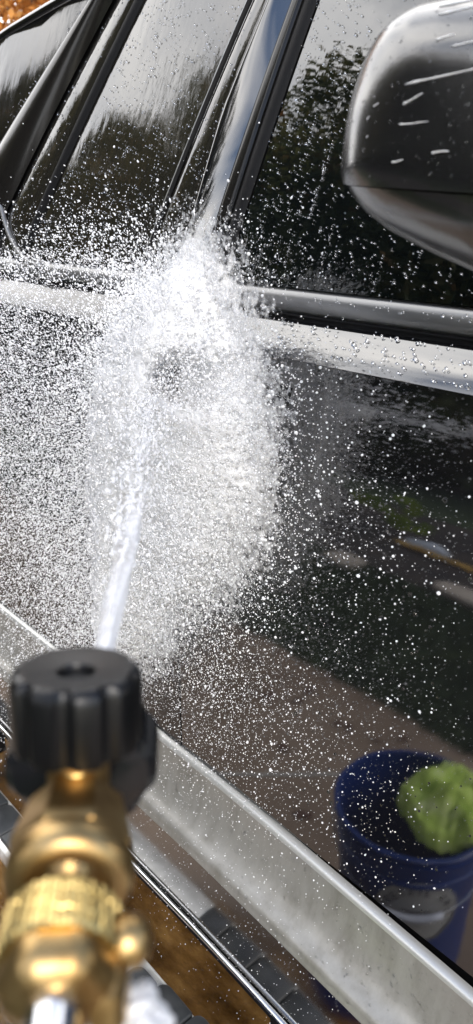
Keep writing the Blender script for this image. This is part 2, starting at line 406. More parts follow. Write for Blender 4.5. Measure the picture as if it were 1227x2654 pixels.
# yellow leaf litter line, rock and small bright shrub in the bed
V, F = [], []
for k in range(260):
    t = random.random(); x = -2.06 + .44 * t + random.gauss(0, .012); y = -2.42 + random.gauss(0, .014); k0 = len(V); a = random.uniform(0, PI); s = random.uniform(.008, .018)
    z = random.uniform(.0, .03)
    V += [(x - s * math.cos(a), y - s * math.sin(a), z), (x + s * math.cos(a), y + s * math.sin(a), z + .008), (x - s * math.sin(a), y + s * math.cos(a), z + .016)]; F.append((k0, k0 + 1, k0 + 2))
tag(obj('leaf_litter', V, F, M['yellow_leaf'], smooth=False), 'line of yellow leaf litter reflected low in the door', 'leaf litter', kind='stuff')
bm = bmesh.new(); bmesh.ops.create_icosphere(bm, subdivisions=3, radius=1)
V = [(-1.95 + v.co.x * .13 * (1 + .12 * math.sin(5 * v.co.y)), -2.53 + v.co.y * .07, .02 + v.co.z * .06 * (1 + .2 * math.sin(4 * v.co.x))) for v in bm.verts]; F = [[v.index for v in f.verts] for f in bm.faces]; bm.free()
tag(obj('rock', V, F, M['rock'], loc=(-1.95, -2.53, 0)), 'pale bluish rock behind the yellow leaf line', 'rock')

# ------------------------------------------------------------------ trees
def leaf_cloud(centers, radii, n, size, seed, flat=.8):
    r = np.random.default_rng(seed); idx = r.integers(0, len(centers), n)
    c = np.array(centers)[idx]; rad = np.array(radii)[idx]
    d = r.normal(size=(n, 3)); d /= np.linalg.norm(d, axis=1, keepdims=True)
    p = c + d * (rad * r.uniform(.25, 1, n) ** .6)[:, None] * np.array([1, 1, flat])
    a = r.normal(size=(n, 3)); a /= np.linalg.norm(a, axis=1, keepdims=True)
    b = np.cross(a, r.normal(size=(n, 3))); b /= np.linalg.norm(b, axis=1, keepdims=True)
    s = r.uniform(.6, 1.3, n)[:, None] * size
    V = np.empty((n, 4, 3)); V[:, 0] = p - a * s; V[:, 1] = p - b * s * .55; V[:, 2] = p + a * s; V[:, 3] = p + b * s * .55
    clump = r.uniform(0, 1, len(centers))[idx]
    tint = np.clip(.62 * clump + .45 * r.uniform(0, 1, n) - .04, 0, 1)
    return V.reshape(-1, 3), tint
def leaf_mesh(name, V, tint, m):
    n = len(V) // 4; me = bpy.data.meshes.new(name)
    me.vertices.add(n * 4); me.vertices.foreach_set('co', V.ravel()); me.loops.add(n * 4); me.loops.foreach_set('vertex_index', np.arange(n * 4))
    me.polygons.add(n); me.polygons.foreach_set('loop_start', np.arange(0, n * 4, 4)); me.polygons.foreach_set('loop_total', np.full(n, 4))
    at = me.attributes.new('tint', 'FLOAT', 'POINT'); at.data.foreach_set('value', np.repeat(tint, 4)); me.materials.append(m); me.update(); return me
def tree_meshes(name, h, rad, nclump, nleaf, size, m, seed, low=.25):
    r = random.Random(seed); limbs = []; tips = []; rads = []
    trunk = [(0, 0, 0), (.05 * h * r.uniform(-.3, .3), 0, h * .35), (.04 * h * r.uniform(-.5, .5), .03 * h * r.uniform(-.5, .5), h * .8)]
    limbs.append(tube(trunk, [h * .022, h * .015, h * .005], 8))
    for k in range(nclump):
        z = r.uniform(low, .97); w = rad * (math.sin(PI * min(1, max(.08, (z - low) / (1.02 - low)))) ** .6) * (1.0 if z < .75 else .9)
        a = r.uniform(0, 2 * PI); d = w * math.sqrt(r.uniform(.05, 1))
        p = (d * math.cos(a), d * math.sin(a), z * h); tips.append(p); rads.append(rad * r.uniform(.14, .30))
        if k % 3 == 0:
            z0 = max(.2, z - .25) * h; limbs.append(tube([(0, 0, z0), (p[0] * .5, p[1] * .5, (z0 + p[2]) / 2 + .03 * h), p], [h * .005, h * .003, h * .001], 5))
    V, F = merge(*limbs); V2, t = leaf_cloud(tips, rads, nleaf, size, seed)
    me = bpy.data.meshes.new(name + '_trunk'); me.from_pydata(V, [], F); me.materials.append(M['bark'])
    return me, leaf_mesh(name + '_crown', V2, t, m)
def place_tree(name, meshes, x, y, s, rz, label, cat, grp):
    o = empty(name, (x, y, -.012), label, cat, grp); o.rotation_euler.z = rz; o.scale = (s, s, s)
    for nm, me in zip(('trunk', 'crown'), meshes):
        c = bpy.data.objects.new(nm, me); COL.objects.link(c); c.parent = o
    return o
T1 = tree_meshes('olive_tree', 9.5, 3.0, 120, 26000, .070, M['leaf'], 1, low=.16)
T2 = tree_meshes('loose_tree', 10.5, 2.4, 70, 11000, .070, M['leaf'], 2, low=.52)
T3 = tree_meshes('dark_tree', 7.2, 2.9, 120, 26000, .105, M['dark_leaf'], 3, low=.02)
T4 = tree_meshes('orange_tree', 8.0, 3.2, 300, 60000, .065, M['orange_leaf'], 4, low=.12)
SH = tree_meshes('round_shrub', 1.9, 1.25, 46, 7000, .06, M['dark_leaf'], 5, low=.05)
LS = tree_meshes('lime_shrub', .42, .22, 14, 900, .022, M['lime_leaf'], 6, low=.1)
tg = 'trees beyond the lawn'
def polar(deg, d): a = math.radians(deg); return -d * math.cos(a), -d * math.sin(a)
for deg, d, T, s, lab in (
        (8, 15, T3, .70, 'low dark tree reflected behind the cab corner'), (15, 14, T1, .66, 'small olive tree reflected in the cab corner'),
        (20, 15, T3, .86, 'dark dense tree reflected in the rear quarter glass'), (22.5, 12.5, T1, .72, 'olive tree reflected left of the window divider'),
        (26.5, 14.5, T3, 1.0, 'dark dense tree reflected in the middle of the rear window'), (27.5, 12.5, T1, .80, 'rounded olive tree reflected in the middle of the rear window'),
        (31.5, 12.5, T1, .93, 'tallest olive tree reflected in the upper part of the rear window'), (34, 15, T3, 1.12, 'dark dense tree reflected beside the middle pillar'),
        (36.5, 13.5, T2, 1.0, 'loose olive tree with gaps reflected beside the pillar'), (40.5, 14.0, T3, 1.22, 'dark dense tree reflected low in the front window'),
        (41.5, 12.5, T2, 1.14, 'loose tree with rusty tips reflected in the front window'), (48, 13.0, T3, 1.42, 'tall dark tree reflected in the front window beside the mirror'),
        (56, 15, T1, 1.0, 'olive tree reflected behind the mirror'),
        (63, 12, T3, .50, 'low dark tree reflected in the door below the belt line'), (73, 12, T3, .46, 'low dark tree reflected at the right edge of the door'),
        (90, 15, T1, 1.0, 'olive tree beyond the lawn facing the bonnet'), (108, 15, T3, .9, 'dark dense tree at the front end of the lawn')):
    x, y = polar(deg, d); place_tree('tree', T, x, y, s, deg * .37, lab, 'tree', tg)
for k, (deg, d, s, lab) in enumerate(((24, 8.5, 1.0, 'dark rounded shrub nearest the rear end of its row'), (33, 7.6, 1.1, 'dark rounded shrub second from the rear end of its row'), (42, 7.8, .95, 'small dark shrub between two larger ones below the front window trees'),
        (50, 6.6, 1.1, 'dark rounded shrub low in the reflection beside the mirror'), (58, 6.8, .95, 'small dark shrub in the middle of the row facing the front door'), (80, 6.4, 1.0, 'dark rounded shrub at the front end of its row'))):
    x, y = polar(deg, d); place_tree('shrub', SH, x, y, s, k * 1.3, lab, 'shrub', 'shrubs below the trees')
place_tree('shrub', LS, -2.20, -2.66, 1, .4, 'small lime green shrub reflected above the yellow leaf line', 'shrub', None)
place_tree('tree', T4, -13.2, 6.9, 1.0, 1.0, 'orange autumn tree behind the roof at top left', 'tree', None)

# ------------------------------------------------------------------ pickup truck
truck = empty('pickup_truck', (-.4, .95, 0), 'wet black pickup truck with pewter lower cladding being sprayed with water', 'pickup truck')
XR, XF = -3.3, 1.75           # rear and front ends of the body side
def lin(a, b, n): return [a + (b - a) * i / n for i in range(n + 1)]
def door_profile():
    pr = []; y = 0.0; z = .642; zs = lin(.642, 1.262, 26); last = zs[0]
    for zz in zs:
        t = 0 if zz < 1.06 else 10.5 * ((zz - 1.06) / .202) ** 1.4
        y += math.tan(math.radians(t)) * (zz - last); last = zz; pr.append((y, zz))
    return pr
DP = door_profile(); YC = DP[-1][0]
SP = []
y, z = YC, 1.262
for i in range(9):
    SP.append((y, z)); t = 36 + 2.4 * i; dz = .0044; z += dz; y += math.tan(math.radians(t)) * dz
YS, ZS = SP[-1]
def door_skin(x0, x1, n):
    xs = lin(x0, x1, n); e = .004
    v1 = grid([[(x, yy, zz) for x in xs] for yy, zz in DP]); v2 = grid([[(x, yy - .0004, zz + .0006) for x in xs] for yy, zz in SP])
    edges = []
    for xe in (x0, x1):
        edges.append(grid([[(xe, yy, zz), (xe, yy + .02, zz)] for yy, zz in DP + SP]))
    edges.append(grid([[(x, 0, .642) for x in xs], [(x, .03, .642) for x in xs]]))
    return merge(v1, v2, *edges)
def body(name, x0, x1, m='paint', n=24, label=None):
    v, f = door_skin(x0, x1, n); return edge_split(obj(name, v, f, M[m], truck, label=label), 25)
fd = body('front_door', -.772, .42); rd = body('rear_door', -1.42, -.7755, 'wet_paint')
body('bed_side', XR, -1.426, 'wet_paint'); body('front_wing', .426, XF)
# dark inner sill behind the shut lines
v, f = grid([[(x, .018 + (YS * .9 if z > 1.2 else 0), z) for x in lin(XR, XF, 4)] for z in (.55, .9, 1.22, 1.30)])
obj('inner_panel', v, f, M['rubber'], truck)

# greenhouse
def GY(z): u = z - 1.33; return .058 + .315 * u + .14 * u * u
NRM = Vector((0, -math.cos(math.radians(20)), math.sin(math.radians(20))))
def G(x, z, off=0.): return (x, GY(z) + NRM.y * off, z + NRM.z * off)
def ztop(x):
    xs = (-2.3, -2.05, -1.8, -1.51, -1.29, -1.0, -.6, .2, .75, 1.2); zs = (1.36, 1.50, 1.625, 1.695, 1.724, 1.752, 1.77, 1.765, 1.62, 1.36)
    return float(np.interp(x, xs, zs))
xs = lin(-2.25, 1.15, 60)
v, f = grid([[G(x, 1.296 + (ztop(x) - 1.296) * k / 10, -.004) for x in xs] for k in range(11)])
obj('window_surround', v, f, M['rubber'], truck)
def bound(a, b): return lambda z: a + b * (z - 1.33)
def strip(name, fa, fb, m, e0=.002, e1=.007, z0=1.322, z1=None, nx=8, nz=22, power=2.0, label=None, parent=None, skew=0., qf=None):
    rows = []
    for i in range(nz + 1):
        row = []
        for j in range(nx + 1):
            t = j / nx
            # climb each line to the roof edge
            lo, hi = z0, 1.8
            za = z0 + (1.80 - z0) * i / nz
            x = fa(za) * (1 - t) + fb(za) * t
            zz = min(za, ztop(x) - .008)
            q = 1 - abs(2 * (t - skew * t * (1 - t)) - 1) ** power
            if qf: q = qf(t)
            row.append(G(x, zz if z1 is None else min(zz, z1), e0 + (e1 - e0) * q))
        rows.append(row)
    v, f = grid(rows); return obj(name, v, f, M[m], parent or truck, label=label)
bFG = bound(-.732, .1376); bGK = bound(-.756, .13); bGR = bound(-.7825, .1545); bBL = lambda z: float(np.interp(z, (1.28, 1.40, 1.52, 1.645, 1.80), (-.824, -.813, -.803, -.768, -.738))); bWH = bound(-.832, .20); bSM = bound(-.910, .297)
bSM2 = bound(-.904, .297); bRGr = bound(-1.240, .52); bRGl = bound(-1.268, .52); bCR = bound(-1.385, .655); bCL = bound(-1.611, 1.1)
def corner(f0, xc, rad, sgn):
    """boundary f0 with a rounded lower corner: pushed inwards near the sill"""
    def g(z):
        d = max(0., rad - (z - 1.33)); return f0(z) + sgn * (rad - math.sqrt(max(0., rad * rad - d * d)))
    return g
strip('front_window', corner(bFG, 0, .012, 1), bound(.62, -.9), 'glass', .0005, .0012, z0=1.331, nx=30, power=8)
strip('window_gasket', bound(-.7545, .13), bound(-.7335, .1376), 'rubber', .002, .006, z0=1.318)
strip('pillar_trim', bound(-.7815, .1545), bound(-.7560, .13), 'trim', .004, .0065, z0=1.312, power=4)
strip('pillar', bBL, bound(-.7830, .1545), 'paint', .003, .0135, z0=1.305, nx=16, qf=lambda t: math.sin(PI / 2 * t / .16) if t < .16 else 1 - ((t - .16) / .84) ** 1.2, label='glossy black door pillar reflecting blue sky')
strip('pillar_edge', lambda z: bBL(z) - .0035, lambda z: bBL(z) - .0010, 'moulding', .003, .005, z0=1.36)
strip('rear_window_front', bound(-.9035, .297), lambda z: bBL(z) - .0060, 'wet_glass', .001, .0035, z0=1.331, power=3)
strip('window_run', bound(-.9105, .297), bound(-.9045, .297), 'rubber', .002, .0055, z0=1.325)
strip('window_run', bound(-.9135, .297), bound(-.9110, .297), 'moulding', .002, .004, z0=1.325)
strip('rear_window', corner(bRGr, 0, .01, 1), bound(-.914, .297), 'wet_glass', .0005, .0022, z0=1.335, nx=20, power=4)
strip('window_divider', bRGl, bound(-1.241, .52), 'rubber', .002, .007, z0=1.325)
strip('vent_window', corner(bound(-1.375, .655), 0, .09, 1), bound(-1.269, .52), 'wet_glass', .0005, .004, z0=1.335, nx=10, power=3)
strip('rear_pillar', bCL, bound(-1.386, .655), 'trim', .002, .020, z0=1.322, nx=14, power=2.5)
strip('cab_corner', bound(-2.2, .5), bound(-1.613, 1.1), 'wet_paint', .002, .010, z0=1.322, nx=24, power=3)
# window frame edge that sweeps round the rear corner of the side glass
pts = []
for k in range(14):
    t = k / 13; pts.append(G(-1.17 - .20 * t, 1.322 + .11 * t ** 2.2, .006))
v, f = tube(pts, .0045, 8); obj('frame_edge', v, f, M['moulding'], truck)
# belt mouldings (top strip, dark slot below)
def moulding(name, x0, x1):
    pr = [(.0665, 1.3305), (.060, 1.3300), (.0545, 1.3265), (.0515, 1.3210), (.0500, 1.3150), (.0505, 1.3085), (.0545, 1.3050), (.064, 1.3045)]
    v, f = grid([[(x, a, b) for x in lin(x0, x1, 12)] for a, b in pr]); return obj(name, v, f, M['moulding'], truck)
moulding('belt_moulding', -.752, .42); moulding('belt_moulding', -1.40, -.82)
v, f = grid([[(x, a, b) for x in lin(-1.42, .42, 4)] for a, b in ((YS + .004, 1.297), (YS - .004, 1.3035), (.062, 1.3046))])
obj('belt_slot', v, f, M['rubber'], truck)
# roof, rail and gutter
rx = lin(-2.2, 1.1, 50)
def redge(x, dy=0, dz=0): p = G(x, ztop(x)); return (p[0], p[1] + dy, p[2] + dz)
v, f = tube([redge(x, .006, .008) for x in rx], .011, 12); obj('roof_rail', v, f, M['paint'], truck)
v, f = tube([redge(x, -.004, -.006) for x in rx], .006, 8); obj('roof_gutter', v, f, M['rubber'], truck)
v, f = grid([[(x, GY(ztop(x)) + .012 + t * (1.9 - 2 * GY(ztop(x))), ztop(x) + .012 + .035 * math.sin(PI * t)) for x in rx] for t in lin(0, 1, 12)])
obj('roof', v, f, M['paint'], truck)
v, f = grid([[(x, 1.9 - .02, z) for x in lin(XR, XF, 3)] for z in (.5, 1.3)]); v2 = grid([[(x, 1.86 - .3 * (z - 1.3), z) for z in (1.3, ztop(x))] for x in rx])
ve = [grid([[(xe, .03, .5), (xe, 1.88, .5)], [(xe, .05, 1.28), (xe, 1.86, 1.28)]]) for xe in (XR + .01, XF - .01)]
vt = [grid([[(x0, .06, 1.27), (x1, .06, 1.27)], [(x0, 1.86, 1.27), (x1, 1.86, 1.27)]]) for x0, x1 in ((XR, -2.2), (1.1, XF))]
v, f = merge((v, f), v2, *ve, *vt); obj('far_body', v, f, M['paint'], truck, smooth=False)
v, f = grid([[(x, y, .45) for x in lin(XR, XF, 2)] for y in (.16, 1.7)]); obj('underbody', v, f, M['rubber'], truck, smooth=False)

# cladding: flared lower trim with a bright lip on top
def sag(x): return -.055 * max(0., x + .70) ** 1.3
CP = [(.004, .6410), (-.0050, .6405), (-.0085, .6375), (-.0095, .6325), (-.0115, .618), (-.0155, .602), (-.0205, .587), (-.0275, .572), (-.0370, .5600), (-.0450, .5550), (-.0520, .5515), (-.0555, .5475), (-.0562, .5430), (-.0580, .5350), (-.0590, .5335), (-.0570, .5315), (-.03, .531)]
cxs = lin(-2.05, 1.2, 60)
v, f = grid([[(x, a, b + sag(x)) for x in cxs] for a, b in CP[3:]]); obj('lower_cladding', v, f, M['pewter'], truck, label='pewter grey lower cladding with water spots')
v, f = grid([[(x, a, b + sag(x)) for x in cxs] for a, b in CP[:4]]); obj('cladding_lip', v, f, M['lip'], truck)
# gloss black sill under it, chrome lip at its foot
RP = [(-.0568, .5305), (-.0558, .47), (-.0552, .42), (-.0548, .397)]
v, f = grid([[(x, a, b + sag(x)) for x in cxs] for a, b in RP]); obj('sill_panel', v, f, M['chrome_sill'] if 'chrome_sill' in M else M['paint'], truck)
v, f = tube([(x, -.0600, .393 + sag(x)) for x in cxs], .0046, 10); obj('sill_lip', v, f, M['chrome'], truck)
v, f = grid([[(x, a, b + sag(x)) for x in cxs] for a, b in ((-.066, .388), (-.03, .386), (.12, .386))]); obj('sill_base', v, f, M['rubber'], truck)

# running board with separate rubber tread pads
ZB = .268
def bz(x): return ZB + sag(x)
board_pr = [(-.094, -.018), (-.092, -.004), (-.098, .002), (-.114, .004), (-.138, .0045), (-.153, .003), (-.164, -.003), (-.168, -.014), (-.165, -.035), (-.158, -.042), (-.104, -.042), (-.094, -.030)]
bxs = lin(-1.9, 1.0, 40)
v, f = grid([[(x, a, bz(x) + b) for x in bxs] for a, b in board_pr + board_pr[:1]])
n = len(bxs); m_ = len(board_pr); f = list(f) + [tuple(i * n for i in range(m_)), tuple(i * n + n - 1 for i in range(m_))]
rb = obj('running_board', v, f, M['board'], truck, label='silver running board with black tread pads'); edge_split(rb, 40)
def pad(x0, x1, y0, y1, first=False, parent=rb):
    """one rounded tread block, long axis along the board, its inner corner rounded and lapping over the edge"""
    out_ = []
    r = .016; n = 5
    for cx, cy, a0 in ((x1 - .004, y1 - r, 0), (x0 + r, y1 - r, PI / 2), (x0 + .004, y0 + .004, PI), (x1 - .004, y0 + .004, 1.5 * PI)):
        rr = r if (cx == x0 + r) else .004
        for k in range(n + 1):
            a = a0 + PI / 2 * k / n; out_.append((cx + rr * math.cos(a), (cy if rr == r else (y1 - .004 if a0 == 0 else cy)) + rr * math.sin(a)))
    m = len(out_); V = []; F = []; ccx = (x0 + x1) / 2; ccy = (y0 + y1) / 2
    for s, h in ((1, .0035), (1, .0095), (.93, .0118)):
        for (x, y) in out_:
            X = ccx + (x - ccx) * s; V.append((X, ccy + (y - ccy) * s, bz(X) + h))
    for i in range(2):
        for k in range(m): F.append((i * m + k, i * m + (k + 1) % m, (i + 1) * m + (k + 1) % m, (i + 1) * m + k))
    F.append(tuple(2 * m + k for k in range(m)))
    return edge_split(obj('tread_pad', V, F, M['tread'], parent), 50)
x = -.762; k = 0
while x < .95:
    w = .052 if k == 0 else .074
    inner = -.108 if k == 0 else (-.096 if k == 1 else -.087)
    pad(x, x + w - .0025, -.157, inner); x += w; k += 1
x = -1.09
while x > -1.88:
    pad(x - .0715, x, -.156, -.099); x -= .074
v, f = lathe(Vector((-.985, -.114, ZB + .004)), Vector((0, 0, 1)), [(0, .021), (.012, .020), (.016, .015)], 8); obj('reflection_plug', v, f, M['rubber'], rb, smooth=False)  # added block; its mirror image in the sill stands for the lance's reflection
for xb in (-.50, -1.45, .6):
    v, f = merge(box((xb, -.070, .262 + sag(xb)), (.055, .06, .026)), box((xb, -.030, .316 + sag(xb)), (.05, .03, .134))); obj('board_bracket', v, f, M['rubber'], truck, smooth=False)
# door handle
hv = []
for k in range(11):
    t = k / 10; hv.append((-.745 + .14 * t, YC - .028 - .016 * math.sin(PI * t) + .010, 1.222 - .004 * t))
v, f = tube(hv, [.008, .012, .0135, .014, .014, .014, .014, .014, .0135, .012, .008], 12); hd = obj('door_handle', v, f, M['trim'], fd)
for xm, zm in ((-.742, 1.222), (-.608, 1.218)):
    v, f = box((xm, .005, zm), (.025, .04, .032)); obj('handle_mount', v, f, M['trim'], hd, smooth=False)
# wheels, out of the picture but there from the side
for xw in (-2.55, 1.15):
    c = Vector((xw, .17, .40)); ax = Vector((0, -1, 0))
    v, f = lathe(c, ax, [(-.13, .26), (-.13, .37), (-.10, .40), (.10, .40), (.13, .37), (.13, .26)], 40); w = obj('wheel', v, f, M['tyre'], truck)
    v, f = lathe(c, ax, [(.09, .255), (.11, .25), (.06, .17), (.08, .06), (.10, .05)], 24); obj('rim', v, f, M['board'], w)

# side mirror, folded back along the window
MO = [(-.434, 1.437), (-.4335, 1.452), (-.432, 1.467), (-.429, 1.483), (-.425, 1.497), (-.419, 1.511), (-.412, 1.523), (-.402, 1.5335), (-.389, 1.541), (-.372, 1.5445), (-.345, 1.544), (-.30, 1.540), (-.25, 1.533), (-.21, 1.52), (-.19, 1.49), (-.185, 1.45), (-.19, 1.41), (-.21, 1.375), (-.25, 1.362), (-.295, 1.368), (-.345, 1.3825), (-.388, 1.3975), (-.411, 1.410), (-.424, 1.421), (-.4315, 1.431)]
def resample(loop, n):
    p = np.array(loop + loop[:1]); d = np.r_[0, np.cumsum(np.linalg.norm(np.diff(p, axis=0), axis=1))]
    t = np.linspace(0, d[-1], n, endpoint=False); return np.stack([np.interp(t, d, p[:, 0]), np.interp(t, d, p[:, 1])], 1)
mo = resample(MO, 96) + np.array([.024, -.0030]); mc = np.array([-.276, 1.459])
rows = []
for k in range(25):
    th = PI / 2 * k / 24
    s = max(.002, math.cos(th) ** .66); yy = -.074 - .092 * math.sin(th) ** .95
    rows.append([(mc[0] + (a - mc[0]) * s, yy, mc[1] + (b - mc[1]) * s) for a, b in mo] )
back = []
for s, yy in ((.93, -.035), (.97, -.045), (1.0, -.062)):
    back.append([(mc[0] + (a - mc[0]) * s, yy, mc[1] + (b - mc[1]) * s) for a, b in mo])
rows = back + rows
rows = [r + r[:1] for r in rows]
v, f = grid(rows); f.append(tuple(range(96)))
mroot_v, mroot_f = v, f
def shell(name, keep_up, parent, shrink=0.):
    bm = bmesh.new(); bv = [bm.verts.new(q) for q in mroot_v]
    for q in mroot_f:
        try: bm.faces.new([bv[i] for i in q])
        except ValueError: pass
    bmesh.ops.remove_doubles(bm, verts=bm.verts, dist=1e-5); bmesh.ops.recalc_face_normals(bm, faces=bm.faces)
    zc = 1.4330; nrm = Vector((-.055, 0, -1)) if keep_up else Vector((.055, 0, 1))
    bmesh.ops.bisect_plane(bm, geom=bm.verts[:] + bm.edges[:] + bm.faces[:], plane_co=(-.43, 0, zc + (.0008 if keep_up else -.0008)), plane_no=nrm, clear_outer=True)
    if shrink:
        bm.normal_update()
        for q in bm.verts: q.co -= q.normal * shrink
    vv = [tuple(q.co) for q in bm.verts]; bm.verts.index_update(); ff = [[q.index for q in fa.verts] for fa in bm.faces]; bm.free()
    return obj(name, vv, ff, M['mirror_shell'], parent)
sm = shell('side_mirror', True, truck); sm['label'] = 'black folded side mirror housing with water drips'
shell('lower_shell', False, sm, .0022)
v, f = tube([(-.24, -.05, 1.40), (-.2, .01, 1.36), (-.16, .075, 1.345)], [.03, .026, .03], 14); obj('mirror_arm', v, f, M['trim'], sm)

# ------------------------------------------------------------------ foam lance (brass) in the foreground
def cam_pt(x, y, z): return CAM + RM @ Vector((x, y, z))
P0 = cam_pt(-.0512, -.0919, -.25); AX = (RM @ Vector((-.10, .4067, -.911))).normalized(); KX = (RM @ Vector((.02, .98, .20))).normalized()
UP = RM @ Vector((0, 1, 0))
lance = empty('spray_lance', P0, 'brass pressure washer spray lance with black knob held in the foreground', 'spray lance')
def lpart(name, prof, m, n=48, axis=-AX, origin=P0, parent=lance, rfun=None, split=30, hint=UP):
    v, f = lathe(origin, axis, prof, n, hint, rfun); return edge_split(obj(name, v, f, M[m], parent), split)
# body along the axis: positive distance is towards the camera
def octr(an, i): a = (an + PI / 8) % (PI / 4) - PI / 8; return .924 / math.cos(a)
lpart('brass_body', [(.0050, .0100), (.0053, .0142), (.0065, .0152), (.0235, .0188), (.0265, .0186), (.0270, .0176)], 'brass', 96, rfun=octr, split=14)
lpart('collar', [(.0262, .0150), (.0268, .0180), (.0285, .0187), (.0330, .0185), (.0355, .0172), (.0368, .0148), (.0370, .0120), (.0345, .0112), (.0345, .0064)], 'brass', 64, split=40)
lpart('stem', [(-.004, .0100), (.0125, .0100), (.0135, .0108), (.0170, .0108)], 'brass', 48, axis=KX, hint=-AX)
lpart('neck', [(.034, .0074), (.050, .0074)], 'steel', 32)
def knurl(an, i): return 1 + .02 * (1 if int(an / (2 * PI) * 120) % 4 < 2 else -1)
lpart('knurled_ring', [(.0435, .0105), (.0445, .0146), (.0452, .0156), (.0480, .0158), (.0484, .0152), (.0494, .0152), (.0498, .0158), (.0540, .0158), (.0548, .0150), (.0552, .0163), (.0582, .0163), (.0592, .0156), (.0594, .013)], 'bright_brass', 240, rfun=knurl, split=25)
def hexr(an, i): a = (an + PI / 6) % (PI / 3) - PI / 6; return min(1.0, .93 / math.cos(a))
lpart('hex_nut', [(.0580, .0120), (.0584, .0146), (.0600, .0152), (.0650, .0150), (.0685, .0128), (.0702, .0098), (.0703, .0062)], 'brass', 72, rfun=hexr)
lpart('inlet_pipe', [(.0660, .0070), (.0840, .0070), (.086, .0073), (.130, .0073)], 'steel', 32)
lpart('wand', [(.120, .0075), (.300, .0075), (.302, .0125), (.306, .0140), (.440, .0140), (.446, .0120), (.447, .004)], 'nozzle', 32)
a_, x_, y_ = frame(-AX, UP)
side = RM @ Vector((1, 0, 0))
lug0 = P0 - AX * .052 + side * .0135
v, f = lathe(lug0, side, [(0, .0065), (.004, .0068), (.0075, .0062), (.0095, .0040), (.0102, .001)], 24, UP); obj('lug', v, f, M['brass'], lance)
v, f = lathe(P0 - AX * .060 + side * .0095 - UP * .007, side, [(0, .0090), (.006, .0090), (.008, .006)], 6, UP); obj('lug', v, f, M['brass'], lance, smooth=False)
# saddle and bleed screw under the knob
sc0 = P0 - AX * .0092 + UP * .0166
v, f = lathe(sc0, (UP * .75 - AX * .65), [(-.006, .0054), (.0012, .0054), (.002, .0048)], 24, UP); bs = obj('bleed_screw', v, f, M['bright_brass'], lance)
v, f = lathe(sc0, (UP * .75 - AX * .65), [(.0005, .0021), (.0024, .0021)], 12, UP); obj('screw_hole', v, f, M['hole'], bs)
# fluted knob
def flute(an, i):
    c = math.cos(9 * an + .9); return 1 - .115 * max(0., (c - .15) / .85) ** .8
K0 = P0 + KX * .0185
lpart('knob', [(0, .0175), (.0006, .0198), (.003, .0207), (.0215, .0207), (.0237, .0202), (.0251, .0190), (.0257, .0174), (.0255, .0150), (.0243, .0062), (.0230, .0056), (.018, .0056)], 'knob', 144, axis=KX, origin=K0, rfun=lambda an, i: flute(an, i) if i < 6 else 1, split=35, hint=-AX)
v, f = lathe(K0, KX, [(.0215, .0055), (.0216, .0001)], 24, -AX); obj('knob_bore', v, f, M['hole'], lance)
# black fan nozzle ahead
lpart('nozzle_head', [(-.006, .0150), (-.008, .0225), (-.011, .0255), (-.028, .0262), (-.033, .0225), (-.042, .0150), (-.052, .0120), (-.053, .0040)], 'nozzle', 96, rfun=lambda an, i: 1 - .07 * max(0, math.cos(6 * an)) if 1 <= i <= 4 else 1)

# ------------------------------------------------------------------ blue bucket and towel
BX, BY = -.628, -.430
bucket = empty('bucket', (BX, BY, 0), 'blue plastic bucket with round grey sticker reflected in the door', 'bucket')
bo = Vector((BX, BY, 0)); Zax = Vector((0, 0, 1))
v, f = lathe(bo, Zax, [(.002, .108), (.004, .118), (.30, .136), (.302, .141), (.308, .141), (.310, .137), (.345, .140), (.347, .146), (.353, .146), (.355, .140), (.364, .141), (.366, .148), (.370, .149), (.373, .146), (.372, .139), (.20, .128), (.012, .112)], 64); f = f[:-2] + [f[-2], f[-1]]
bk = edge_split(obj('shell', v, f, M['blue'], bucket), 40)
# sticker on the door-facing side, wrapped round the shell
LA = math.radians(46)          # direction of the sticker seen from the bucket axis (towards +Y, +X)
def wrap(u, w, off):
    """u across, w up (metres) on the bucket wall round the sticker's middle"""
    u *= 1.18; w *= 1.18; z = .236 + w; r = .118 + (.136 - .118) * (z - .004) / .296 + off; a = LA - u / r
    return (BX + r * math.cos(a), BY + r * math.sin(a), z)
n = 48; V = [wrap(0, 0, .0015)]; F = []
for ring in (1, 2, 3, 4):
    for k in range(n): a = 2 * PI * k / n; V.append(wrap(.066 * ring / 4 * math.cos(a), .066 * ring / 4 * math.sin(a), .0015))
for k in range(n): F.append((0, 1 + k, 1 + (k + 1) % n))
for r_ in range(3):
    for k in range(n): F.append((1 + r_ * n + k, 1 + r_ * n + (k + 1) % n, 1 + (r_ + 1) * n + (k + 1) % n, 1 + (r_ + 1) * n + k))
st = obj('sticker', V, F, M['label'], bucket)
def ink(name, strokes, w=.0022):
    parts = []
    for s in strokes:
        parts.append(tube([wrap(a, b, .002) for a, b in s], w / 2, 4))
    v, f = merge(*parts); return obj(name, v, f, M['ink'], st)
ink('sticker_ring', [[(.061 * math.cos(a), .061 * math.sin(a)) for a in lin(PI * 1.02, PI * 1.98, 30)]], .003)
ink('sticker_mark', [[(-.024, .006), (-.005, .002), (.016, .006), (.021, -.003), (.017, -.014), (.004, -.016)], [(.012, -.004), (-.006, -.014), (-.016, -.016), (-.002, -.004), (.004, -.004)]], .0034)
for cx in (-.0495, .0495):
    ink('sticker_star', [[(cx + .0035 * math.cos(a), .0015 + .0035 * math.sin(a)) for a in lin(0, 2 * PI, 5)]], .004)
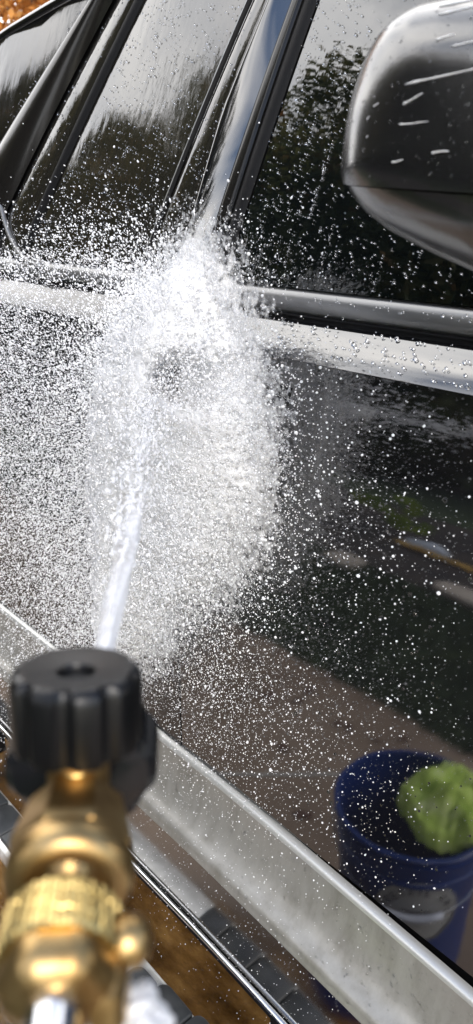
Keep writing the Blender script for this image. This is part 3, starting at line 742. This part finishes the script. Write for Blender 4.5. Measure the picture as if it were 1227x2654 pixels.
font = {'D': [[(0, 0), (0, 1), (.5, .85), (.6, .5), (.5, .15), (0, 0)]], 'E': [[(.6, 0), (0, 0), (0, 1), (.6, 1)], [(0, .5), (.5, .5)]], 'T': [[(.3, 0), (.3, 1)], [(0, 1), (.6, 1)]],
        'A': [[(0, 0), (.3, 1), (.6, 0)], [(.12, .4), (.48, .4)]], 'I': [[(.3, 0), (.3, 1)]], 'L': [[(0, 1), (0, 0), (.55, 0)]], 'C': [[(.6, .85), (.3, 1), (0, .7), (0, .3), (.3, 0), (.6, .15)]], 'R': [[(0, 0), (0, 1), (.5, .95), (.55, .65), (.0, .5), (.6, 0)]],
        'O': [[(.3, 0), (0, .3), (0, .7), (.3, 1), (.6, .7), (.6, .3), (.3, 0)]], 'S': [[(.6, .85), (.3, 1), (0, .75), (.6, .3), (.3, 0), (0, .15)]], 'N': [[(0, 0), (0, 1), (.6, 0), (.6, 1)]]}
strokes = []; word = 'RETAIL CO'
for i, ch in enumerate(word):
    if ch == ' ': continue
    a0 = math.radians(155 - i * 130 / (len(word) - 1)); hgt = .0125
    for s in font[ch]:
        q = []
        for (u, w) in s:
            rr = .043 + w * hgt; aa = a0 - (u - .3) * hgt * .95 / .048; q.append((rr * math.cos(aa), rr * math.sin(aa)))
        strokes.append(q)
ink('sticker_lettering', strokes, .0024)
# wire handle hanging down in front, pale grip
hp = []
for k in range(25):
    t = PI * k / 24; ang = LA + .10 - PI / 2 + t
    z = .335 - .092 * math.sin(t); r = .118 + .018 * (z - .004) / .296 + .010 + .004 * math.sin(t)
    hp.append((BX + r * math.cos(ang), BY + r * math.sin(ang), z))
v, f = tube(hp, .0018, 6); hw = obj('handle', v, f, M['steel'], bucket)
v, f = tube([(q[0], q[1], q[2] - .004) for q in hp[9:16]], .0065, 10); obj('grip', v, f, M['grip'], hw)
# towel draped in the bucket mouth
tw = []
for i in range(29):
    row = []
    for j in range(29):
        u, w = i / 28 * 2 - 1, j / 28 * 2 - 1
        rr = max(abs(u), abs(w)); nr = math.hypot(u, w) or 1; r = .094 * rr ** .9 * (1 + .07 * math.sin(5 * math.atan2(w, u) + .6)); dx, dy = u / nr * r, w / nr * r
        z = .378 + .040 * (1 - rr ** 2.2) + .016 * math.sin(7 * u + 4 * w) * (1 - rr) + .008 * math.sin(7 * w - 3 * u) + .005 * math.sin(19 * u + 8 * w) * math.sin(17 * w - 5 * u) - (.03 if rr > .97 else 0)
        row.append((BX + .052 + dx, BY - .046 + dy, z))
    tw.append(row)
v, f = grid(tw); tag(obj('towel', v, f, M['towel'], loc=(BX + .052, BY - .046, .37)), 'bright green microfibre towel bunched in the top of the blue bucket', 'towel')
# lather clump on the running board
bm = bmesh.new(); bmesh.ops.create_icosphere(bm, subdivisions=4, radius=1)
V = []
for q in bm.verts:
    c = q.co; k = 1 + .22 * math.sin(6 * c.x + 2) * math.cos(5 * c.y) + .14 * math.sin(13 * c.z + 9 * c.x)
    V.append(tuple(cam_pt(-.0285 + c.x * .0095 * k, -.1345 + c.y * .0085 * k, -.202 + c.z * .009 * k)))
F = [[q.index for q in fa.verts] for fa in bm.faces]; bm.free()
tag(obj('foam_clump', V, F, M['drop'], loc=cam_pt(-.0285, -.1345, -.202)), 'clump of white soap foam clinging to the side of the brass nut', 'foam')

# ------------------------------------------------------------------ water
POLY = np.array([(-.882, .786), (-.891, .842), (-.886, .941), (-.882, 1.058), (-.85, 1.2), (-.807, 1.278), (-.750, 1.318), (-.690, 1.350), (-.660, 1.358), (-.640, 1.352), (-.622, 1.325), (-.600, 1.280), (-.578, 1.240), (-.574, 1.150), (-.598, 1.069), (-.645, 1.0), (-.727, .925), (-.818, .80)])
def sdist(px, pz, poly):
    d = np.full(px.shape, 9.); ins = np.zeros(px.shape, bool); n = len(poly)
    for i in range(n):
        a, b = poly[i], poly[(i + 1) % n]; ab = b - a
        t = np.clip(((px - a[0]) * ab[0] + (pz - a[1]) * ab[1]) / (ab @ ab), 0, 1)
        d = np.minimum(d, np.hypot(px - a[0] - t * ab[0], pz - a[1] - t * ab[1]))
        c = ((a[1] > pz) != (b[1] > pz)) & (px < (b[0] - a[0]) * (pz - a[1]) / (b[1] - a[1] + 1e-12) + a[0]); ins ^= c
    return np.where(ins, d, -d)
HOLE = np.array([-.650, 1.245])
def water_sheet(name, y_base, bulge, soft, m, seed, label, bias=0., hole_at=(0, 0)):
    xs = np.linspace(-1.0, -.46, 170); zs = np.linspace(.70, 1.44, 230)
    X, Z = np.meshgrid(xs, zs); D = sdist(X, Z, POLY)
    D = D + .009 * fbm(X, Z, seed, 5, 9) + .005 * fbm(X, Z, seed + 2, 3, 60)
    dens = np.clip(.5 + D / soft, 0, 1)
    hole = np.exp(-(((X - hole_at[0]) / .040) ** 2 + ((Z - hole_at[1]) / .030) ** 2) ** 1.5)
    dens = dens - .62 * hole + bias + .07 * fbm(X, Z, seed + 5, 4, 6)
    inner = np.clip(D / .12, 0, 1)
    Y = y_base - bulge * np.sqrt(inner) + .0035 * fbm(X, Z, seed + 9, 5, 14) + .0016 * fbm(X, Z, seed + 3, 4, 60)
    nz, nx = X.shape; idx = np.arange(nz * nx).reshape(nz, nx); keep = dens > .12
    F = []
    fm = keep[:-1, :-1] | keep[1:, :-1] | keep[:-1, 1:] | keep[1:, 1:]
    for i, j in zip(*np.nonzero(fm)): F.append((idx[i, j], idx[i, j + 1], idx[i + 1, j + 1], idx[i + 1, j]))
    me = bpy.data.meshes.new(name); me.from_pydata(np.stack([X, Y, Z], -1).reshape(-1, 3).tolist(), [], [tuple(int(k) for k in q) for q in F])
    at = me.attributes.new('dens', 'FLOAT', 'POINT'); at.data.foreach_set('value', dens.ravel().astype(float)); me.polygons.foreach_set('use_smooth', [True] * len(me.polygons)); me.materials.append(m)
    bm = bmesh.new(); bm.from_mesh(me); bmesh.ops.delete(bm, geom=[v for v in bm.verts if not v.link_faces], context='VERTS'); bm.to_mesh(me); bm.free()
    o = bpy.data.objects.new(name, me); COL.objects.link(o); return tag(o, label, 'water', kind='stuff')
water_sheet('water_splash', -.020, .030, .19, M['foam_back'], 21, 'white sheet of water bursting off the door', bias=.03, hole_at=(-.712, 1.229))
water_sheet('water_curtain', -.050, .070, .26, M['foam'], 33, 'churned white curtain of spray in front of the door', bias=.03, hole_at=(-.636, 1.250))

# jet from the nozzle to the pillar foot
J0 = P0 + AX * .052 + RM @ Vector((.002, 0, 0)); J1 = Vector((-.80, .0, 1.22))
def jet_tube(n=60, ns=26):
    V = []; F = []; dens = []
    a, x, y = frame(J1 - J0, UP); L = (J1 - J0).length * .50
    for i in range(n + 1):
        t = i / n
        for k in range(ns):
            an = 2 * PI * k / ns; r = .0036 + .010 * t ** 1.2
            r *= 1 + .10 * math.sin(3 * an + 9 * t) + .06 * math.sin(7 * an - 23 * t)
            V.append(tuple(J0 + a * L * t + r * (math.cos(an) * x + math.sin(an) * y))); dens.append(.74 - .80 * t + .22 * math.cos(an - 2.2))
    for i in range(n):
        for k in range(ns): F.append((i * ns + k, i * ns + (k + 1) % ns, (i + 1) * ns + (k + 1) % ns, (i + 1) * ns + k))
    o = obj('water_jet', V, F, M['jet'], None); at = o.data.attributes.new('dens', 'FLOAT', 'POINT'); at.data.foreach_set('value', dens)
    return tag(o, 'solid white water jet leaving the nozzle behind the black knob', 'water jet', kind='stuff')
M['jet'] = foam_mat('jet_water', 45, .93, .90, stretch=(1, .28, .22), bump_=.25)
jet_tube()
# water sheet running down the pillar foot
xs_ = lin(0, 1, 16); rows = []
for i in range(31):
    t = i / 30; z = 1.295 + .078 * t; half = .040 * (1 - t) ** 1.3 + .018; xc = -.805 + .010 * t
    rows.append([G(xc + half * (2 * u - 1), z, .012 + .010 * math.sin(PI * u) * (1 - t * .6)) for u in xs_])
v, f = grid(rows); o = obj('water_runoff', v, f, M['foam_back'], None)
at = o.data.attributes.new('dens', 'FLOAT', 'POINT'); at.data.foreach_set('value', [min(1, .98 - .45 * (i / 30) ** 2 - .25 * abs(2 * u - 1) ** 3) for i in range(31) for u in xs_])
tag(o, 'smooth bluish white water sheet running down the pillar foot', 'water', kind='stuff')

# drops in the air
def lognorm(n, med, sig, lo, hi): return np.clip(med * np.exp(rng.normal(0, sig, n)), lo, hi)
C0 = np.array([-.72, 1.17])
def inside_poly(n):
    out_ = np.zeros((0, 2))
    while len(out_) < n:
        p = np.stack([rng.uniform(-.9, -.55, 4 * n), rng.uniform(.78, 1.39, 4 * n)], 1); out_ = np.r_[out_, p[sdist(p[:, 0], p[:, 1], POLY) > 0]]
    return out_[:n]
pts, scl, dirs = [], [], []
def add_drops(xz, ylo, yhi, rad, stretch=1.0, dirxz=None, ypow=1.):
    n = len(xz); y = yhi + (ylo - yhi) * rng.uniform(0, 1, n) ** ypow
    p = np.stack([xz[:, 0], y, xz[:, 1]], 1)
    if dirxz is None:
        d = xz - C0; dirxz = d / np.maximum(np.linalg.norm(d, axis=1, keepdims=True), 1e-6)
    d3 = np.stack([dirxz[:, 0], rng.normal(-.25, .35, n), dirxz[:, 1]], 1) + rng.normal(0, .35, (n, 3))
    st = 1 + (stretch - 1) * rng.uniform(0, 1, n) ** 2
    pts.append(p); scl.append(np.stack([rad, rad, rad * st], 1)); dirs.append(d3)
# over the curtain
q = inside_poly(46000) + rng.normal(0, .020, (46000, 2)); q = q[(((q[:, 0] - HOLE[0]) / .045) ** 2 + ((q[:, 1] - HOLE[1]) / .035) ** 2 > 1) | (rng.uniform(0, 1, len(q)) < .30)]
add_drops(q, -.14, -.03, lognorm(len(q), .00056, .42, .0003, .0016), 2.2)
# right-hand scatter, thrown out of the curtain
n = 95000; q = inside_poly(n); d = q - C0; d /= np.linalg.norm(d, axis=1, keepdims=True)
ok = (d[:, 0] > .05) & (d[:, 1] < .62); q = q[ok]; d = d[ok]; n = len(q)
a = rng.normal(0, .45, n); d = np.stack([d[:, 0] * np.cos(a) - d[:, 1] * np.sin(a), d[:, 0] * np.sin(a) + d[:, 1] * np.cos(a)], 1)
q2 = q + d * (rng.exponential(1, n) * np.where(rng.uniform(0, 1, n) < .66, .042, .082))[:, None] + rng.normal(0, .012, (n, 2)); k_ = (q2[:, 1] < 1.31) | (rng.uniform(0, 1, n) < .16); q2 = q2[k_]; d = d[k_]; n = len(q2)
add_drops(q2, -.12, -.012, lognorm(n, .00044, .52, .00022, .0018), 1.6, d)
# lower fan over the door and sill
n = 8000; q2 = np.stack([rng.normal(-.70, .13, n), .93 - np.abs(rng.normal(0, .13, n))], 1); add_drops(q2, -.12, -.015, lognorm(n, .00036, .45, .00022, .0011), 1.4)
# left-hand mist
n = 130000; x = -.84 - np.abs(rng.normal(0, .26, n)); z = rng.uniform(.42, 1.36, n) ; q2 = np.stack([x, z], 1)
ok = (x > -1.5) & (rng.uniform(0, 1, n) < np.exp(-((z - 1.06) / .34) ** 2)); q2 = q2[ok]; add_drops(q2, -.16, -.01, lognorm(len(q2), .00046, .45, .00022, .0015), 3.0)
# splash over the windows
n = 3800; q2 = np.stack([rng.normal(-.88, .15, n), 1.335 + np.abs(rng.normal(0, .045, n))], 1); y = GY(q2[:, 1])
add_drops(q2, -.05, .035, lognorm(n, .00052, .5, .0003, .0016), 2.2)
n = 7000; q2 = np.stack([rng.normal(-.71, .05, n), 1.298 + rng.normal(0, .030, n)], 1); add_drops(q2, -.09, .0, lognorm(n, .00068, .5, .0003, .0022), 2.6)
# wide sparse halo
n = 1500; q2 = np.stack([rng.uniform(-.62, -.30, n), rng.uniform(.75, 1.22, n)], 1); add_drops(q2, -.14, -.012, lognorm(n, .00048, .4, .0003, .0012), 1.2)
n = 900; q2 = np.stack([rng.uniform(-1.0, -.36, n), .40 + .25 * rng.uniform(0, 1, n)], 1); add_drops(q2, -.14, -.06, lognorm(n, .0004, .35, .0002, .0008), 1.2)
P_ = np.concatenate(pts); S_ = np.concatenate(scl); D_ = np.concatenate(dirs)
drops('water_spray', P_, S_, eul_from_dirs(D_), M['drop'], 'cloud of white water drops flying off the truck side', 'water spray', sub=1)
# streaks along the jet
n = 4000; a, x, y = frame(J1 - J0, UP); t = rng.uniform(.02, 1, n) ** .45; L = (J1 - J0).length
r = (.005 + .060 * t ** 1.2) * np.abs(rng.normal(0, .55, n)); an = rng.uniform(0, 2 * PI, n)
pj = np.array(J0)[None] + np.outer(t * L, np.array(a)) + (r * np.cos(an))[:, None] * np.array(x) + (r * np.sin(an))[:, None] * np.array(y)
dj = np.tile(np.array(a), (n, 1)) + rng.normal(0, .08, (n, 3)); rd_ = lognorm(n, .0006, .4, .0003, .0014)
drops('jet_spray', pj, np.stack([rd_, rd_, rd_ * rng.uniform(2, 7, n)], 1), eul_from_dirs(dj), M['drop'], 'streaks of water breaking from the jet', 'water spray', sub=1)

# beads of water on the truck
bp, bs_, bd = [], [], []
def beads(p, nrm, rad, flat=.55, elong=1.):
    n = len(p); bp.append(p); bs_.append(np.stack([rad * elong, rad, rad * flat], 1)); bd.append(np.tile(np.array(nrm), (n, 1)) if np.ndim(nrm) == 1 else nrm)
GN_ = np.array(NRM)
def gpts(x, z, off=.0025): return np.stack([x, np.array([GY(k) for k in z]) + NRM.y * off, z + NRM.z * off], 1)
n = 2300; beads(gpts(rng.uniform(-.72, -.2, n), rng.uniform(1.34, 1.72, n)), GN_, lognorm(n, .00075, .35, .0004, .0016))
n = 2600; x = rng.uniform(-1.5, -.80, n); z = rng.uniform(1.36, 1.72, n); k_ = ~((x > -1.282 + .52 * (z - 1.33)) & (x < -1.228 + .52 * (z - 1.33)) | (x > -.922 + .297 * (z - 1.33)) & (x < -.895 + .297 * (z - 1.33)) | (x < -1.37 + .655 * (z - 1.33)) & (x > -1.62 + 1.1 * (z - 1.33))); x = x[k_]; z = z[k_]; n = len(x); beads(gpts(x, z, .004), GN_, lognorm(n, .00085, .35, .0004, .0018))
# trails down the front glass
for k in range(34):
    x0 = rng.uniform(-.70, -.28); zt = rng.uniform(1.36, 1.52); m_n = int(rng.integers(8, 26)); z = zt - np.sort(rng.uniform(0, rng.uniform(.03, .09), m_n)); z = np.maximum(z, 1.336)
    beads(gpts(x0 + rng.normal(0, .0006, m_n) + .04 * (z - 1.4), z), GN_, lognorm(m_n, .0006, .3, .0003, .001))
SN = np.array([0, -.72, .69]); k = rng.integers(1, 8, 420); sp = np.array(SP)
n = 420; beads(np.stack([rng.uniform(-.62, .0, n), sp[k, 0] - .001, sp[k, 1] + .001 + rng.uniform(0, .004, n)], 1), SN, lognorm(n, .0011, .4, .0005, .0024))
n = 200; beads(np.stack([rng.uniform(-.62, .0, n), np.full(n, .0505), rng.uniform(1.307, 1.325, n)], 1), np.array([0, -1, .15]), lognorm(n, .0010, .35, .0005, .002))
n = 260; z = rng.uniform(.67, 1.24, n); dpy = np.interp(z, [b for a_, b in DP], [a_ for a_, b in DP]); beads(np.stack([rng.uniform(-.55, -.15, n), dpy - .0003, z], 1), np.array([0, -1, .03]), lognorm(n, .0011, .45, .0004, .0026), .6)
cpz = np.array([b for a_, b in CP[3:13]])[::-1]; cpy = np.array([a_ for a_, b in CP[3:13]])[::-1]
n = 900; x = rng.uniform(-.95, -.15, n); z = rng.uniform(.53, .625, n); beads(np.stack([x, np.interp(z, cpz, cpy) - .0002, z + np.array([sag(k_) for k_ in x])], 1), np.array([0, -.9, .42]), lognorm(n, .0010, .4, .0004, .0024), .5, 1.0)
n = 120; x = rng.uniform(-.95, -.4, n); beads(np.stack([x, rng.uniform(-.155, -.10, n), np.full(n, ZB + .0045)], 1), np.array([0, 0, 1.]), lognorm(n, .0010, .4, .0004, .002), .5)
beads_o = drops('water_beads', np.concatenate(bp), np.concatenate(bs_), eul_from_dirs(np.concatenate(bd)), M['bead'], 'beads of water clinging to the glass, paint and cladding', 'water beads', sub=2)
# drips blown along the mirror housing
dg = bpy.context.evaluated_depsgraph_get()
dg.update()
def on_mirror(x, z):
    for target in (sm,):
        o_loc = target.matrix_world.inverted() @ Vector((x, -.6, z)); d_loc = target.matrix_world.inverted().to_3x3() @ Vector((0, 1, 0))
        hit, p, nn, _ = target.ray_cast(o_loc, d_loc)
        if hit: return target.matrix_world @ p, nn
    return None

def drip(name, x0, z0, x1, z1, r, label):
    q = []; r *= .48
    nseg = 9
    for k in range(nseg + 1):
        t = k / nseg; h = on_mirror(x0 + (x1 - x0) * t, z0 + (z1 - z0) * t + .0002 * math.sin(5 * t + x0 * 90))
        if h is not None: q.append(h[0] + h[1] * (.25 * r))
    if len(q) < 4: return
    m = len(q); rr = [r * (.18 + (1.0 if k < 2 else .62 - .30 * k / m + .12 * math.sin(2.3 * k))) for k in range(m)]; rr[0] = r * .55; rr[-1] = r * .15
    v, f = tube(q, rr, 8); return tag(obj(name, v, f, M['streak'], loc=q[0]), label, 'water drip', 'drips on the mirror housing')
MX = .056
for (x0, z0, x1, z1, r, lab) in (
        (-.372, 1.5265, -.305, 1.5305, .0016, 'long white water drip along the top of the mirror'), (-.366, 1.5205, -.318, 1.5250, .0013, 'thin white water drip second from the mirror top'),
        (-.372, 1.4840, -.300, 1.4890, .0015, 'long white water drip across the middle of the mirror'), (-.372, 1.4735, -.358, 1.4780, .0017, 'short thick slanted drip under the long middle one'),
        (-.357, 1.5055, -.346, 1.5068, .0014, 'short white drip above the middle of the mirror'), (-.345, 1.5005, -.318, 1.5020, .0012, 'thin white drip near the right edge of the mirror'),
        (-.374, 1.4630, -.352, 1.4630, .0011, 'grey level drip below the middle of the mirror'), (-.378, 1.4425, -.369, 1.4435, .0014, 'small white drip just above the mirror seam'),
        (-.348, 1.4465, -.336, 1.4470, .0015, 'small white drip near the seam at right'), (-.398, 1.4745, -.3935, 1.4765, .0011, 'single bright drop on the dark middle of the mirror'),
        (-.4035, 1.4680, -.4015, 1.4700, .0010, 'single bright drop left of the mirror middle'), (-.4025, 1.4575, -.4012, 1.4590, .0009, 'lowest single bright drop on the mirror')):
    drip('water_drip', x0 + MX, z0, x1 + MX, z1, r, lab)
# beads on the housing
mb, mnn = [], []
for k in range(420):
    h = on_mirror(random.uniform(-.40, -.25), random.uniform(1.43, 1.555))
    if h is not None: mb.append(tuple(h[0])); mnn.append(tuple(h[1]))
rad = lognorm(len(mb), .00050, .4, .0003, .0012)
drops('mirror_beads', mb, np.stack([rad, rad, rad * .5], 1), eul_from_dirs(np.array(mnn)), M['bead'], 'small beads of water on the mirror housing', 'water beads', sub=2)

hr = []
for k in range(25):
    t = k / 24; hr.append([(-.632 + .075 * t, -.124 - .008 * math.sin(PI * t) + .004 * w + .002 * math.sin(9 * t + 3 * w), 1.2345 - .0025 * t ** 1.4 - .026 * w * (1 + .12 * math.sin(7 * t))) for w in lin(0, 1, 8)])
v, f = grid(hr); o = obj('water_ridge', v, f, M['foam'], None)
at = o.data.attributes.new('dens', 'FLOAT', 'POINT'); at.data.foreach_set('value', [(.95 - .75 * w) * min(1, .35 + 3 * math.sin(PI * min(max(k / 24, .02), .98))) for k in range(25) for w in lin(0, 1, 8)])
tag(o, 'bright ridge of water breaking over the door handle inside the spray', 'water', kind='stuff')
